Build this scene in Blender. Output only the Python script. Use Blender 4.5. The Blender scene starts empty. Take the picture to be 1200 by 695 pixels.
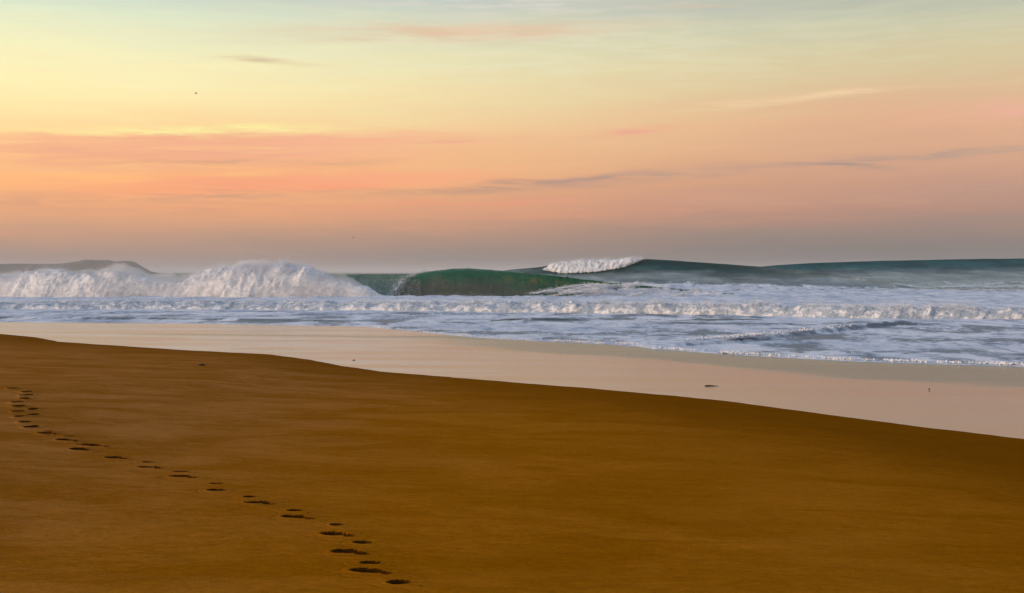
import bpy, math, random
import numpy as np
from mathutils import Vector, Matrix

random.seed(7)
rng = np.random.default_rng(11)
sc = bpy.context.scene
COL = sc.collection
R = math.radians

# ------------------------------------------------------------------ camera frame (used to convert measured directions to places)
F = 1300.0          # focal length in photograph pixels
HY = 319.0          # row of the true horizon
CZ = 3.5            # eye height above the sea


def at_d(px, d):
    return (px - 600.0) / F * d


def d_at(py, z):
    return (CZ - z) * F / (py - HY)


def z_at(py, d):
    return CZ + (HY - py) / F * d


def lin(c):
    return tuple(((v / 255.0) / 12.92 if v / 255.0 <= 0.04045 else ((v / 255.0 + 0.055) / 1.055) ** 2.4) for v in c)


# ------------------------------------------------------------------ numpy noise
_perm = rng.permutation(256)
_perm = np.concatenate([_perm, _perm, _perm])
_g = rng.normal(size=(256, 3))
_g /= np.linalg.norm(_g, axis=1)[:, None]


def perlin(x, y, z=0.0):
    x, y, z = np.broadcast_arrays(np.asarray(x, float), np.asarray(y, float), np.asarray(z, float))
    xi, yi, zi = np.floor(x).astype(int), np.floor(y).astype(int), np.floor(z).astype(int)
    xf, yf, zf = x - xi, y - yi, z - zi
    xi, yi, zi = xi & 255, yi & 255, zi & 255
    u, v, w = (t * t * t * (t * (t * 6 - 15) + 10) for t in (xf, yf, zf))

    def gr(i, j, k):
        g = _g[_perm[_perm[_perm[(xi + i) & 255] + ((yi + j) & 255)] + ((zi + k) & 255)]]
        return g[..., 0] * (xf - i) + g[..., 1] * (yf - j) + g[..., 2] * (zf - k)
    a = gr(0, 0, 0) * (1 - u) + gr(1, 0, 0) * u
    b = gr(0, 1, 0) * (1 - u) + gr(1, 1, 0) * u
    c = gr(0, 0, 1) * (1 - u) + gr(1, 0, 1) * u
    d = gr(0, 1, 1) * (1 - u) + gr(1, 1, 1) * u
    return (a * (1 - v) + b * v) * (1 - w) + (c * (1 - v) + d * v) * w


def fbm(x, y, z=0.0, o=4, lac=2.03, gain=0.5):
    s, a, f = 0.0, 1.0, 1.0
    for i in range(o):
        s = s + a * perlin(x * f + 17.3 * i, y * f - 9.1 * i, np.asarray(z) * f + 3.7 * i)
        a *= gain
        f *= lac
    return s


def billow(x, y, z=0.0, o=4, gain=0.5):
    s, a, f = 0.0, 1.0, 1.0
    for i in range(o):
        s = s + a * (np.abs(perlin(x * f + 5.3 * i, y * f + 31.1 * i, np.asarray(z) * f - 8.7 * i)) * 2.0 - 0.45)
        a *= gain
        f *= 2.07
    return s


def ss(a, b, x):
    t = np.clip((np.asarray(x, float) - a) / (b - a), 0, 1)
    return t * t * (3 - 2 * t)


# ------------------------------------------------------------------ mesh helpers
def mesh_from(name, V, Fc, mat, smooth=True, attrs=None):
    """V (n,3) array; Fc (m,k) array of one polygon size."""
    V = np.asarray(V, np.float32)
    Fc = np.asarray(Fc, np.int32)
    me = bpy.data.meshes.new(name)
    me.vertices.add(len(V))
    me.vertices.foreach_set('co', V.ravel())
    k = Fc.shape[1]
    me.loops.add(Fc.size)
    me.loops.foreach_set('vertex_index', Fc.ravel())
    me.polygons.add(len(Fc))
    me.polygons.foreach_set('loop_start', np.arange(0, Fc.size, k, dtype=np.int32))
    me.polygons.foreach_set('use_smooth', np.full(len(Fc), smooth, dtype=bool))
    me.update(calc_edges=True)
    me.validate()
    for an, av in (attrs or {}).items():
        av = np.asarray(av, np.float32)
        if av.ndim == 1:
            a = me.attributes.new(an, 'FLOAT', 'POINT')
            a.data.foreach_set('value', av)
        else:
            a = me.attributes.new(an, 'FLOAT_COLOR', 'POINT')
            a.data.foreach_set('color', np.concatenate([av, np.ones((len(av), 1), np.float32)], 1).ravel())
    me.materials.append(mat)
    return me


def grid_faces(nu, nv, close_v=False):
    i, j = np.meshgrid(np.arange(nu - 1), np.arange(nv - (0 if close_v else 1)), indexing='ij')
    j2 = (j + 1) % nv
    a = i * nv + j
    b = (i + 1) * nv + j
    c = (i + 1) * nv + j2
    d = i * nv + j2
    return np.stack([a, b, c, d], -1).reshape(-1, 4)


def link(name, me, parent=None, loc=None):
    o = bpy.data.objects.new(name, me)
    COL.objects.link(o)
    if parent is not None:
        o.parent = parent
    if loc is not None:
        o.location = loc
    return o


def tag(o, label=None, cat=None, group=None, kind=None):
    if label:
        o['label'] = label
    if cat:
        o['category'] = cat
    if group:
        o['group'] = group
    if kind:
        o['kind'] = kind
    return o


def empty(name, loc):
    o = bpy.data.objects.new(name, None)
    COL.objects.link(o)
    o.location = loc
    return o


def local(V, base):
    return np.asarray(V, float) - np.asarray(base, float)


# ------------------------------------------------------------------ material helpers
class NT:
    def __init__(self, tree):
        self.t = tree
        self.n = tree.nodes
        self.l = tree.links

    def new(self, typ, **kw):
        nd = self.n.new(typ)
        for k, v in kw.items():
            setattr(nd, k, v)
        return nd

    def put(self, sock, v):
        if isinstance(v, bpy.types.NodeSocket):
            self.l.new(v, sock)
        elif v is not None:
            if isinstance(v, tuple) and len(v) == 3 and sock.type == 'RGBA':
                v = v + (1.0,)
            sock.default_value = v

    def math(self, op, a, b=None, c=None, clamp=False):
        nd = self.new('ShaderNodeMath', operation=op)
        nd.use_clamp = clamp
        for i, v in enumerate((a, b, c)):
            if v is not None:
                self.put(nd.inputs[i], v)
        return nd.outputs[0]

    def noise(self, vec, scale, detail=4.0, rough=0.55, dist=0.0, out='Fac'):
        nd = self.new('ShaderNodeTexNoise')
        if vec is not None:
            self.put(nd.inputs['Vector'], vec)
        nd.inputs['Scale'].default_value = scale
        nd.inputs['Detail'].default_value = detail
        nd.inputs['Roughness'].default_value = rough
        nd.inputs['Distortion'].default_value = dist
        return nd.outputs[out]

    def scale(self, vec, s):
        nd = self.new('ShaderNodeVectorMath', operation='MULTIPLY')
        self.put(nd.inputs[0], vec)
        nd.inputs[1].default_value = s
        return nd.outputs[0]

    def mix(self, f, a, b, blend='MIX'):
        nd = self.new('ShaderNodeMix', data_type='RGBA', blend_type=blend)
        self.put(nd.inputs[0], f)
        self.put(nd.inputs[6], a)
        self.put(nd.inputs[7], b)
        return nd.outputs[2]

    def ramp(self, f, stops, interp='LINEAR'):
        nd = self.new('ShaderNodeValToRGB')
        cr = nd.color_ramp
        cr.interpolation = interp
        while len(cr.elements) > 1:
            cr.elements.remove(cr.elements[-1])
        first = True
        for p, c in stops:
            if first:
                e = cr.elements[0]
                e.position = p
                first = False
            else:
                e = cr.elements.new(p)
            e.color = (c, c, c, 1) if not isinstance(c, tuple) else c + (1.0,)
        self.put(nd.inputs[0], f)
        return nd.outputs[0]

    def smooth(self, x, a, b):
        nd = self.new('ShaderNodeMapRange', interpolation_type='SMOOTHSTEP')
        self.put(nd.inputs[0], x)
        self.put(nd.inputs[1], a)
        self.put(nd.inputs[2], b)
        return nd.outputs[0]

    def attr(self, name):
        return self.new('ShaderNodeAttribute', attribute_name=name)

    def bump(self, h, strength, dist, normal=None):
        nd = self.new('ShaderNodeBump')
        self.put(nd.inputs['Height'], h)
        nd.inputs['Strength'].default_value = strength
        nd.inputs['Distance'].default_value = dist
        if normal is not None:
            self.put(nd.inputs['Normal'], normal)
        return nd.outputs[0]


def material(name):
    m = bpy.data.materials.new(name)
    m.use_nodes = True
    nt = NT(m.node_tree)
    nt.n.clear()
    out = nt.new('ShaderNodeOutputMaterial')
    b = nt.new('ShaderNodeBsdfPrincipled')
    nt.l.new(b.outputs[0], out.inputs['Surface'])
    return m, nt, b


def obj_coords(nt):
    # world position: every mesh here stands still, so this is its place on the beach
    return nt.new('ShaderNodeNewGeometry').outputs['Position']


# ------------------------------------------------------------------ WORLD
SUN_EL, SUN_AZ = R(9.0), R(-116.0)     # low on the left, a little behind the eye
w = bpy.data.worlds.new('World')
sc.world = w
w.use_nodes = True
nt = NT(w.node_tree)
nt.n.clear()
wout = nt.new('ShaderNodeOutputWorld')
sky = nt.new('ShaderNodeTexSky')
sky.sky_type = 'NISHITA'
sky.sun_disc = False
sky.sun_elevation = SUN_EL
sky.sun_rotation = SUN_AZ
sky.dust_density = 2.0
bg1 = nt.new('ShaderNodeBackground')
nt.l.new(sky.outputs[0], bg1.inputs[0])
bg1.inputs[1].default_value = 0.05
gen = nt.new('ShaderNodeTexCoord').outputs['Generated']
nrm = nt.new('ShaderNodeVectorMath', operation='NORMALIZE')
nt.l.new(gen, nrm.inputs[0])
sep = nt.new('ShaderNodeSeparateXYZ')
nt.l.new(nrm.outputs[0], sep.inputs[0])
X, Y, Z = sep.outputs
el = nt.math('MULTIPLY', nt.math('ARCSINE', Z), 180 / math.pi)
az = nt.math('MULTIPLY', nt.math('ARCTAN2', X, Y), 180 / math.pi)
# wisps bend the level layers of the sky a little
azel = nt.new('ShaderNodeCombineXYZ')
nt.put(azel.inputs[0], nt.math('MULTIPLY', az, 0.09))
nt.put(azel.inputs[1], nt.math('MULTIPLY', el, 0.9))
wisp = nt.noise(azel.outputs[0], 1.0, 6.0, 0.6, 0.4)
azel2 = nt.new('ShaderNodeCombineXYZ')
nt.put(azel2.inputs[0], nt.math('MULTIPLY', az, 0.30))
nt.put(azel2.inputs[1], nt.math('MULTIPLY', el, 3.0))
nt.put(azel2.inputs[2], 4.3)
wisp2 = nt.noise(azel2.outputs[0], 1.0, 5.0, 0.6, 0.3)
el_w = nt.math('ADD', el, nt.math('MULTIPLY', nt.math('SUBTRACT', wisp, 0.5), 1.6))


def el_of(py):
    return math.degrees(math.atan((HY - py) / F))


GAIN = 0.92
OFF = (0.09, 0.070, 0.050)      # what the Nishita layer already gives


def sky_stops(rows, high):
    st = []
    for py, c in sorted(rows, key=lambda r: -r[0]):
        st.append((max(0.0, el_of(py)) / 90.0, tuple(max(0.01, v - k) for v, k in zip(lin(c), OFF))))
    for e, c in high:
        st.append((e / 90.0, c))
    return st


HIGH = [(22, (0.44, 0.48, 0.46)), (38, (0.34, 0.40, 0.52)), (90, (0.26, 0.33, 0.56))]
LEFT = [(0, (206, 210, 194)), (35, (229, 232, 194)), (75, (252, 240, 182)), (110, (259, 239, 173)), (145, (259, 228, 157)), (180, (263, 207, 136)), (215, (267, 189, 115)), (245, (247, 169, 118)), (275, (206, 154, 126)), (300, (171, 144, 132)), (319, (161, 140, 132))]
RIGHT = [(0, (174, 169, 151)), (40, (197, 187, 147)), (80, (211, 186, 130)), (115, (217, 173, 119)), (150, (222, 157, 110)), (185, (210, 146, 108)), (215, (194, 131, 107)), (245, (172, 118, 109)), (275, (140, 116, 115)), (300, (120, 112, 113)), (319, (112, 108, 111))]
el01 = nt.math('DIVIDE', el_w, 90.0, clamp=True)
cl = nt.ramp(el01, sky_stops(LEFT, HIGH))
cr = nt.ramp(el01, sky_stops(RIGHT, HIGH))
side = nt.smooth(X, -0.42, 0.40)
skyc = nt.mix(side, cl, cr)


def band(px, py, lx, ty, col, amt, tilt=0.0, tex=None, a=0.42, b=0.62, top=1.0):
    """One streak of cloud round the direction (px, py); lx, ty its half length and half thickness."""
    global skyc
    a0 = math.degrees(math.atan((px - 600) / F))
    e0 = el_of(py)
    da = nt.math('SUBTRACT', az, a0)
    de = nt.math('SUBTRACT', nt.math('SUBTRACT', el_w, e0), nt.math('MULTIPLY', da, tilt))
    u = nt.math('DIVIDE', da, math.degrees(lx / F))
    v = nt.math('DIVIDE', de, math.degrees(ty / F))
    q = nt.math('ADD', nt.math('MULTIPLY', u, u), nt.math('MULTIPLY', v, v))
    g = nt.math('EXPONENT', nt.math('MULTIPLY', q, -1.0))
    k = nt.smooth(tex if tex is not None else wisp2, a, b)
    f = nt.math('MULTIPLY', nt.math('MULTIPLY', g, nt.math('ADD', nt.math('MULTIPLY', k, 0.65), 0.35)), amt, clamp=True)
    skyc = nt.mix(f, skyc, tuple(max(0.02, x - k_) for x, k_ in zip(lin(col), OFF)))


azel3 = nt.new('ShaderNodeCombineXYZ')
nt.put(azel3.inputs[0], nt.math('MULTIPLY', az, 0.16))
nt.put(azel3.inputs[1], nt.math('SUBTRACT', nt.math('MULTIPLY', el, 2.2), nt.math('MULTIPLY', az, 0.07)))
nt.put(azel3.inputs[2], 9.1)
wisp3 = nt.noise(azel3.outputs[0], 1.0, 7.0, 0.62, 0.5)
band(560, 246, 340, 16, (226, 148, 118), 0.5)
band(240, 192, 270, 32, (244, 158, 108), 0.85, tilt=0.02, tex=wisp3, a=0.36, b=0.60)
band(250, 159, 170, 4.5, (255, 238, 150), 1.0, tilt=0.03, a=0.35, b=0.55)
band(300, 168, 190, 5, (240, 160, 112), 0.9, tilt=0.03, a=0.35, b=0.55)
band(330, 219, 190, 7, (252, 150, 104), 0.9, tilt=0.04, a=0.35, b=0.55)
band(270, 229, 190, 5, (206, 144, 118), 0.8, tilt=0.04)
band(120, 245, 220, 10, (212, 150, 118), 0.6)
band(290, 194, 150, 4.5, (214, 150, 112), 0.9, tilt=0.04, a=0.40, b=0.56)
band(120, 206, 120, 4, (252, 190, 126), 0.8, tilt=0.02)
band(545, 168, 90, 5, (236, 158, 122), 0.8, tilt=0.06)
band(680, 213, 190, 5.5, (180, 132, 116), 1.0, tilt=0.06, a=0.38, b=0.54)
band(640, 222, 130, 3, (196, 140, 118), 0.8, tilt=0.05)
band(520, 238, 260, 3, (236, 146, 112), 0.8, tilt=0.02)
band(540, 40, 200, 10, (228, 184, 142), 1.0, tilt=0.03, tex=wisp3, a=0.36, b=0.56)
band(316, 76, 60, 3.5, (216, 180, 130), 1.0, tilt=-0.04)
band(980, 201, 46, 2.0, (156, 120, 112), 1.0, tilt=-0.06, a=0.3, b=0.5)
band(940, 125, 120, 4, (246, 204, 150), 0.9, tilt=0.05, tex=wisp3)
band(740, 155, 46, 4.5, (236, 158, 122), 1.0, tilt=0.08, a=0.35, b=0.55)
band(1170, 148, 70, 12, (232, 158, 128), 0.8)
band(620, 60, 480, 45, (242, 228, 192), 0.32)
band(600, 6, 170, 14, (226, 212, 196), 0.7)
band(860, 4, 130, 7, (210, 184, 148), 0.9)
band(1080, 192, 150, 3, (176, 130, 112), 0.8, tilt=0.05)
band(900, 234, 260, 8, (194, 140, 120), 0.5)


def bank(px, py, lx, depth, col, amt, tilt, ragged):
    """A bank of cloud with a crisp upper edge, thinning out below."""
    global skyc
    a0 = math.degrees(math.atan((px - 600) / F))
    da = nt.math('SUBTRACT', az, a0)
    top = nt.math('ADD', nt.math('MULTIPLY', da, tilt), nt.math('MULTIPLY', nt.math('SUBTRACT', wisp2, 0.5), ragged))
    dn = nt.math('SUBTRACT', nt.math('ADD', top, el_of(py)), el)
    dd_ = math.degrees(depth / F)
    m1 = nt.smooth(dn, -0.02, 0.30)
    m2 = nt.math('SUBTRACT', 1.0, nt.smooth(dn, dd_ * 0.35, dd_))
    u = nt.math('DIVIDE', da, math.degrees(lx / F))
    g = nt.math('EXPONENT', nt.math('MULTIPLY', nt.math('POWER', nt.math('ABSOLUTE', u), 4.0), -1.0))
    k = nt.math('ADD', 0.30, nt.math('MULTIPLY', nt.smooth(wisp3, 0.34, 0.60), 0.70))
    f = nt.math('MULTIPLY', nt.math('MULTIPLY', nt.math('MULTIPLY', m1, m2), nt.math('MULTIPLY', g, k)), amt, clamp=True)
    skyc = nt.mix(f, skyc, tuple(max(0.02, x - k_) for x, k_ in zip(lin(col), OFF)))


bank(250, 160, 260, 52, (247, 170, 128), 0.85, 0.055, 1.2)
bank(330, 204, 230, 30, (250, 158, 116), 0.75, 0.045, 1.0)
bank(200, 178, 170, 22, (240, 160, 124), 0.6, 0.05, 1.2)
streaks = nt.math('ADD', 0.93, nt.math('MULTIPLY', wisp3, 0.14))
stv = nt.new('ShaderNodeCombineColor')
nt.put(stv.inputs[0], nt.math('ADD', 0.97, nt.math('MULTIPLY', wisp3, 0.06)))
nt.put(stv.inputs[1], streaks)
nt.put(stv.inputs[2], streaks)
skyc = nt.mix(1.0, skyc, stv.outputs[0], 'MULTIPLY')
# below the horizon (only seen where the ground sheets end)
bg2 = nt.new('ShaderNodeBackground')
nt.l.new(skyc, bg2.inputs[0])
bg2.inputs[1].default_value = 1.0
add = nt.new('ShaderNodeAddShader')
nt.l.new(bg1.outputs[0], add.inputs[0])
nt.l.new(bg2.outputs[0], add.inputs[1])
nt.l.new(add.outputs[0], wout.inputs['Surface'])

sun = bpy.data.lights.new('sun', 'SUN')
sun.energy = 2.2
sun.angle = R(14)
sun.color = (1.0, 0.70, 0.54)
so = bpy.data.objects.new('sun', sun)
COL.objects.link(so)
sd = Vector((math.sin(SUN_AZ) * math.cos(SUN_EL), math.cos(SUN_AZ) * math.cos(SUN_EL), math.sin(SUN_EL)))
so.rotation_euler = (-sd).to_track_quat('-Z', 'Y').to_euler()
so.location = (-30, 0, 30)

# ------------------------------------------------------------------ MATERIALS
# water: body colour from 'tint', froth cover from 'foam'
M_water, nt, b = material('sea_water')
pos = obj_coords(nt)
tint = nt.attr('tint').outputs['Color']
foam = nt.attr('foam').outputs['Fac']
n1 = nt.noise(nt.scale(pos, (0.30, 0.16, 0.6)), 1.0, 7.0, 0.62, 0.6)
n2 = nt.noise(nt.scale(pos, (1.6, 0.9, 2.0)), 1.0, 6.0, 0.65, 0.8)
nn = nt.math('ADD', nt.math('MULTIPLY', n1, 0.62), nt.math('MULTIPLY', n2, 0.38))
thr = nt.math('SUBTRACT', 0.78, nt.math('MULTIPLY', foam, 0.56))
fm = nt.smooth(nn, nt.math('SUBTRACT', thr, 0.05), nt.math('ADD', thr, 0.09))
fm = nt.math('MULTIPLY', fm, nt.smooth(foam, 0.0, 0.15))
tvar = nt.mix(nt.smooth(n1, 0.3, 0.75), (0.75, 0.8, 0.82), (1.2, 1.15, 1.1))
tcol = nt.mix(1.0, tint, tvar, 'MULTIPLY')
fcol = nt.mix(nt.smooth(nn, 0.36, 0.62), (0.34, 0.43, 0.56), (0.77, 0.79, 0.83))
fmc = nt.math('MULTIPLY', fm, 0.93)
nt.put(b.inputs['Base Color'], nt.mix(fmc, tcol, fcol))
far = nt.new('ShaderNodeSeparateXYZ')
nt.put(far.inputs[0], pos)
yy = far.outputs[1]
far = nt.math('MULTIPLY', nt.smooth(yy, 120.0, 700.0), 0.28)
near_ = nt.math('MULTIPLY', nt.smooth(nt.math('MULTIPLY', yy, -1.0), -125.0, -95.0), 0.22)
nt.put(b.inputs['Roughness'], nt.math('ADD', nt.math('ADD', nt.math('ADD', 0.14, near_), far), nt.math('MULTIPLY', fm, 0.5)))
b.inputs['IOR'].default_value = 1.33
b.inputs['Specular IOR Level'].default_value = 0.38
h = nt.math('ADD', nt.noise(nt.scale(pos, (0.9, 1.5, 1.2)), 1.0, 6.0, 0.6), nt.math('MULTIPLY', fm, 0.35))
nt.put(b.inputs['Normal'], nt.bump(h, 0.8, 0.30))

# froth: tumbling white water; 'thin' is the colour where the froth is thin and the water shows through
def froth_material(name, thin_col, lo, hi, sc_, cover):
    m, nt, b = material(name)
    pos = obj_coords(nt)
    n = nt.noise(pos, 2.2, 7.0, 0.65, 0.5)
    n_low = nt.noise(nt.scale(pos, (sc_, sc_, sc_ * 1.6)), 1.0, 6.0, 0.68, 0.8)
    thick = nt.math('MULTIPLY', nt.smooth(n_low, lo, hi), nt.math('ADD', 1 - cover, nt.math('MULTIPLY', nt.smooth(n, 0.25, 0.6), cover)))
    nt.put(b.inputs['Base Color'], nt.mix(thick, thin_col, (0.86, 0.85, 0.85)))
    b.inputs['Roughness'].default_value = 0.85
    b.inputs['Specular IOR Level'].default_value = 0.2
    nt.put(b.inputs['Normal'], nt.bump(nt.noise(pos, 5.0, 6.0, 0.7), 0.7, 0.16))
    return m


M_foam = froth_material('white_froth', (0.56, 0.60, 0.64), 0.36, 0.56, 0.8, 0.7)
M_churn = froth_material('churned_froth', (0.32, 0.39, 0.46), 0.43, 0.61, 1.1, 0.8)

# beach sand
def sand_colour(nt, pos):
    damp = nt.attr('damp').outputs['Fac']
    streak = nt.noise(nt.scale(pos, (0.45, 0.85, 1)), 1.0, 8.0, 0.62, 0.7)
    blotch = nt.noise(nt.scale(pos, (0.9, 1.8, 1)), 1.0, 6.0, 0.65, 0.4)
    grain = nt.noise(pos, 90.0, 3.0, 0.7)
    mid = nt.noise(nt.scale(pos, (5.0, 9.0, 1)), 1.0, 6.0, 0.7, 0.4)
    thread = nt.noise(nt.scale(pos, (0.35, 2.6, 1)), 1.0, 5.0, 0.6, 1.2)
    speck = nt.noise(nt.scale(pos, (16.0, 30.0, 1)), 1.0, 2.0, 0.5)
    dry = nt.mix(nt.smooth(streak, 0.34, 0.68), (0.270, 0.096, 0.0080), (0.365, 0.147, 0.032))
    dry = nt.mix(nt.math('MULTIPLY', nt.smooth(blotch, 0.50, 0.72), 0.5), dry, (0.230, 0.080, 0.0030))
    dry = nt.mix(nt.math('MULTIPLY', nt.smooth(thread, 0.60, 0.72), 0.5), dry, (0.40, 0.175, 0.045))
    ochre = nt.mix(nt.smooth(streak, 0.34, 0.68), (0.290, 0.096, 0.0008), (0.365, 0.129, 0.0060))
    wet = nt.mix(streak, (0.170, 0.054, 0.0001), (0.235, 0.078, 0.0003))
    c = nt.mix(damp, nt.mix(nt.attr('ochre').outputs['Fac'], dry, ochre), wet)
    c = nt.mix(nt.math('MULTIPLY', nt.smooth(speck, 0.70, 0.76), 0.6), c, (0.07, 0.028, 0.004))
    c = nt.mix(nt.smooth(mid, 0.33, 0.67), nt.mix(1.0, c, (0.90, 0.89, 0.87), 'MULTIPLY'), nt.mix(1.0, c, (1.08, 1.09, 1.12), 'MULTIPLY'))
    fine = nt.noise(nt.scale(pos, (17.0, 24.0, 1)), 1.0, 5.0, 0.75)
    c = nt.mix(nt.smooth(fine, 0.32, 0.68), nt.mix(1.0, c, (0.88, 0.88, 0.86), 'MULTIPLY'), nt.mix(1.0, c, (1.11, 1.11, 1.13), 'MULTIPLY'))
    c = nt.mix(nt.smooth(grain, 0.30, 0.72), nt.mix(1.0, c, (0.78, 0.78, 0.78), 'MULTIPLY'), nt.mix(1.0, c, (1.22, 1.22, 1.22), 'MULTIPLY'))
    hh = nt.math('ADD', nt.noise(nt.scale(pos, (1.5, 4.0, 1)), 1.0, 5.0, 0.6, 0.5), nt.math('ADD', nt.math('MULTIPLY', mid, 0.35), nt.math('MULTIPLY', grain, 0.10)))
    return c, hh


M_sand, nt, b = material('beach_sand')
pos = obj_coords(nt)
c, hh = sand_colour(nt, pos)
nt.put(b.inputs['Base Color'], c)
b.inputs['Roughness'].default_value = 0.95
b.inputs['Specular IOR Level'].default_value = 0.0
nt.put(b.inputs['Normal'], nt.bump(hh, 0.6, 0.06))

# wet sand under a film of water: a mirror of the low sky
M_wet, nt, b = material('wet_sand')
pos = obj_coords(nt)
film = nt.attr('film').outputs['Fac']
st = nt.noise(nt.scale(pos, (0.10, 0.34, 1)), 1.0, 5.0, 0.6, 0.5)
film2 = nt.smooth(nt.math('ADD', film, nt.math('MULTIPLY', nt.math('SUBTRACT', st, 0.5), 0.8)), 0.15, 0.85)
gr = nt.noise(pos, 40.0, 4.0, 0.7)
nt.put(b.inputs['Base Color'], nt.mix(film2, nt.mix(gr, (0.11, 0.088, 0.055), (0.17, 0.14, 0.095)), nt.mix(gr, (0.15, 0.105, 0.072), (0.19, 0.14, 0.10))))
painted_sheen = nt.attr('painted_sheen').outputs['Fac']
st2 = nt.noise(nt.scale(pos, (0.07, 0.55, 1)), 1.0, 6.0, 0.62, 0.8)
sheen_mix = nt.math('MULTIPLY', painted_sheen, nt.math('ADD', 0.25, nt.math('MULTIPLY', nt.smooth(st2, 0.36, 0.62), 0.75)))
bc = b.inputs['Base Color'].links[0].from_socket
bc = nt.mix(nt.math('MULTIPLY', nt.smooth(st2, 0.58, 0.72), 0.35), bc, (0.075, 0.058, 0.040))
nt.put(b.inputs['Base Color'], nt.mix(sheen_mix, bc, (0.42, 0.435, 0.425)))  # pale sky reflection painted into the base colour, strongest on the left
nt.put(b.inputs['Roughness'], nt.math('ADD', nt.math('MULTIPLY', st2, 0.10), nt.math('SUBTRACT', 0.23, nt.math('MULTIPLY', film2, nt.math('SUBTRACT', 0.15, nt.math('MULTIPLY', painted_sheen, 0.08))))))
b.inputs['IOR'].default_value = 1.55
nt.put(b.inputs['Normal'], nt.bump(nt.noise(nt.scale(pos, (1.0, 2.5, 1)), 1.5, 4.0, 0.6), 0.18, 0.03))

# footprint hollow: the same sand, coloured near-black in the hollow for damp and for its shade
M_print, nt, b = material('trodden_sand')
pos = obj_coords(nt)
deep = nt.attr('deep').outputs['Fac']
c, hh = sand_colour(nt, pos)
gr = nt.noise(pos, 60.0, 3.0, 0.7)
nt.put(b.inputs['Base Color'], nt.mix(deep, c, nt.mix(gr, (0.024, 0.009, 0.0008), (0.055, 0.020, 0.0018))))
b.inputs['Roughness'].default_value = 0.95
b.inputs['Specular IOR Level'].default_value = 0.0
nt.put(b.inputs['Normal'], nt.bump(hh, 0.6, 0.06))


def plain(name, c1, c2, scale, rough=0.85):
    m, nt, b = material(name)
    pos = obj_coords(nt)
    nt.put(b.inputs['Base Color'], nt.mix(nt.smooth(nt.noise(pos, scale, 6.0, 0.6, 0.3), 0.35, 0.65), c1, c2))
    b.inputs['Roughness'].default_value = rough
    b.inputs['Specular IOR Level'].default_value = 0.1
    return m


M_rock = plain('headland_rock', (0.055, 0.045, 0.032), (0.11, 0.09, 0.062), 0.03)
M_bird = plain('dark_feathers', (0.015, 0.013, 0.010), (0.04, 0.035, 0.028), 9.0)
M_stone = plain('dark_stone', (0.016, 0.012, 0.010), (0.05, 0.038, 0.03), 40.0, 0.6)
M_wood = plain('soaked_wood', (0.045, 0.022, 0.014), (0.09, 0.048, 0.032), 25.0, 0.7)
M_weed = plain('brown_weed', (0.020, 0.010, 0.003), (0.06, 0.03, 0.008), 30.0, 0.6)

TEAL = np.array((0.005, 0.062, 0.062))
WASH = np.array((0.090, 0.132, 0.195))
EMER = np.array((0.009, 0.088, 0.036))
BROWN = np.array((0.066, 0.078, 0.054))
GREYG = np.array((0.125, 0.215, 0.175))
OLIVE = np.array((0.090, 0.105, 0.080))

# ------------------------------------------------------------------ plan curves of the shore
EDGE_PX = [(0, 391.5), (43, 395.5), (67, 400.5), (133, 405), (233, 411.5), (317, 415.7), (367, 422.5), (400, 429), (450, 436), (560, 445),
           (700, 456), (846, 469.6), (908, 478), (992, 489), (1075, 500), (1200, 514.5)]
WATER_PX = [(0, 377.5), (250, 379.5), (430, 383), (500, 390), (560, 396), (650, 401), (745, 405.5), (765, 409), (850, 415.5), (1000, 424), (1200, 430)]
ZE, ZW = 0.13, 0.02


def plan(px_list, z, left, right):
    pts = []
    for px, py in px_list:
        d = d_at(py, z)
        pts.append((at_d(px, d), d))
    pts = left + pts + right
    a = np.array(sorted(pts))
    return a[:, 0], a[:, 1]


ex, ey = plan(EDGE_PX, ZE, [(-2000, 900), (-300, 210), (-70, 88)], [(14, 17.5), (25, 6), (60, -30), (300, -260), (2000, -2000)])
wx, wy = plan(WATER_PX, ZW, [(-2000, 960), (-300, 250), (-80, 100)], [(27, 33), (45, 16), (80, -18), (300, -230), (2000, -1900)])


def edge_y(x):
    return np.interp(x, ex, ey)


def water_y(x):
    return np.interp(x, wx, wy)


def s_edge(x, y):      # metres inland of the dry edge (+), seaward (-)
    return (edge_y(x) - y) * 0.72


def s_water(x, y):     # metres seaward of the waterline
    return (y - water_y(x)) * 0.76


def wet_z(x, y):
    a = s_edge(x, y)
    bq = s_water(x, y)
    t = np.clip(-a / np.maximum(-a - bq, 1e-3), 0, 1)           # 0 at the dry edge, 1 at the water
    t = np.where(a > 0, 0, np.where(bq > 0, 1, t))
    z = ZE + (ZW - ZE) * t
    z = z + np.where(a > 0, -0.02 * a, 0) + np.where(bq > 0, -0.03 * bq, 0)
    return z


def sand_base(x, y):
    s = s_edge(x, y)
    up = 0.060 * s - 0.00045 * np.clip(s, 0, 50) ** 2 + 0.10 * (1 - np.exp(-np.clip(s, 0, None) / 1.2))
    up = np.where(s < 0, 0.10 * s, up)
    up = np.minimum(up, 3.4 + 0.002 * s)
    z = ZE + up
    z = z + 0.035 * fbm(x * 0.12, y * 0.2, 1.3, 3) * ss(0.5, 6, s) + 0.012 * fbm(x * 0.5, y * 1.1, 4.4, 3) * ss(-1, 2, s)
    z = z + (0.014 * fbm(x * 0.7, y * 0.7, 9.4, 2) + 0.007 * fbm(x * 2.5, y * 2.5, 3.3, 3)) * (1 - ss(0, 2, np.abs(s)))
    return z


def sand_ray(px, py):
    """Where the line of sight through a measured direction meets the sand."""
    d = 20.0
    for _ in range(60):
        x = at_d(px, d)
        z = float(sand_base(np.array([x]), np.array([d]))[0])
        d = 0.5 * d + 0.5 * d_at(py, z)
    return at_d(px, d), d, z


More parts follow.
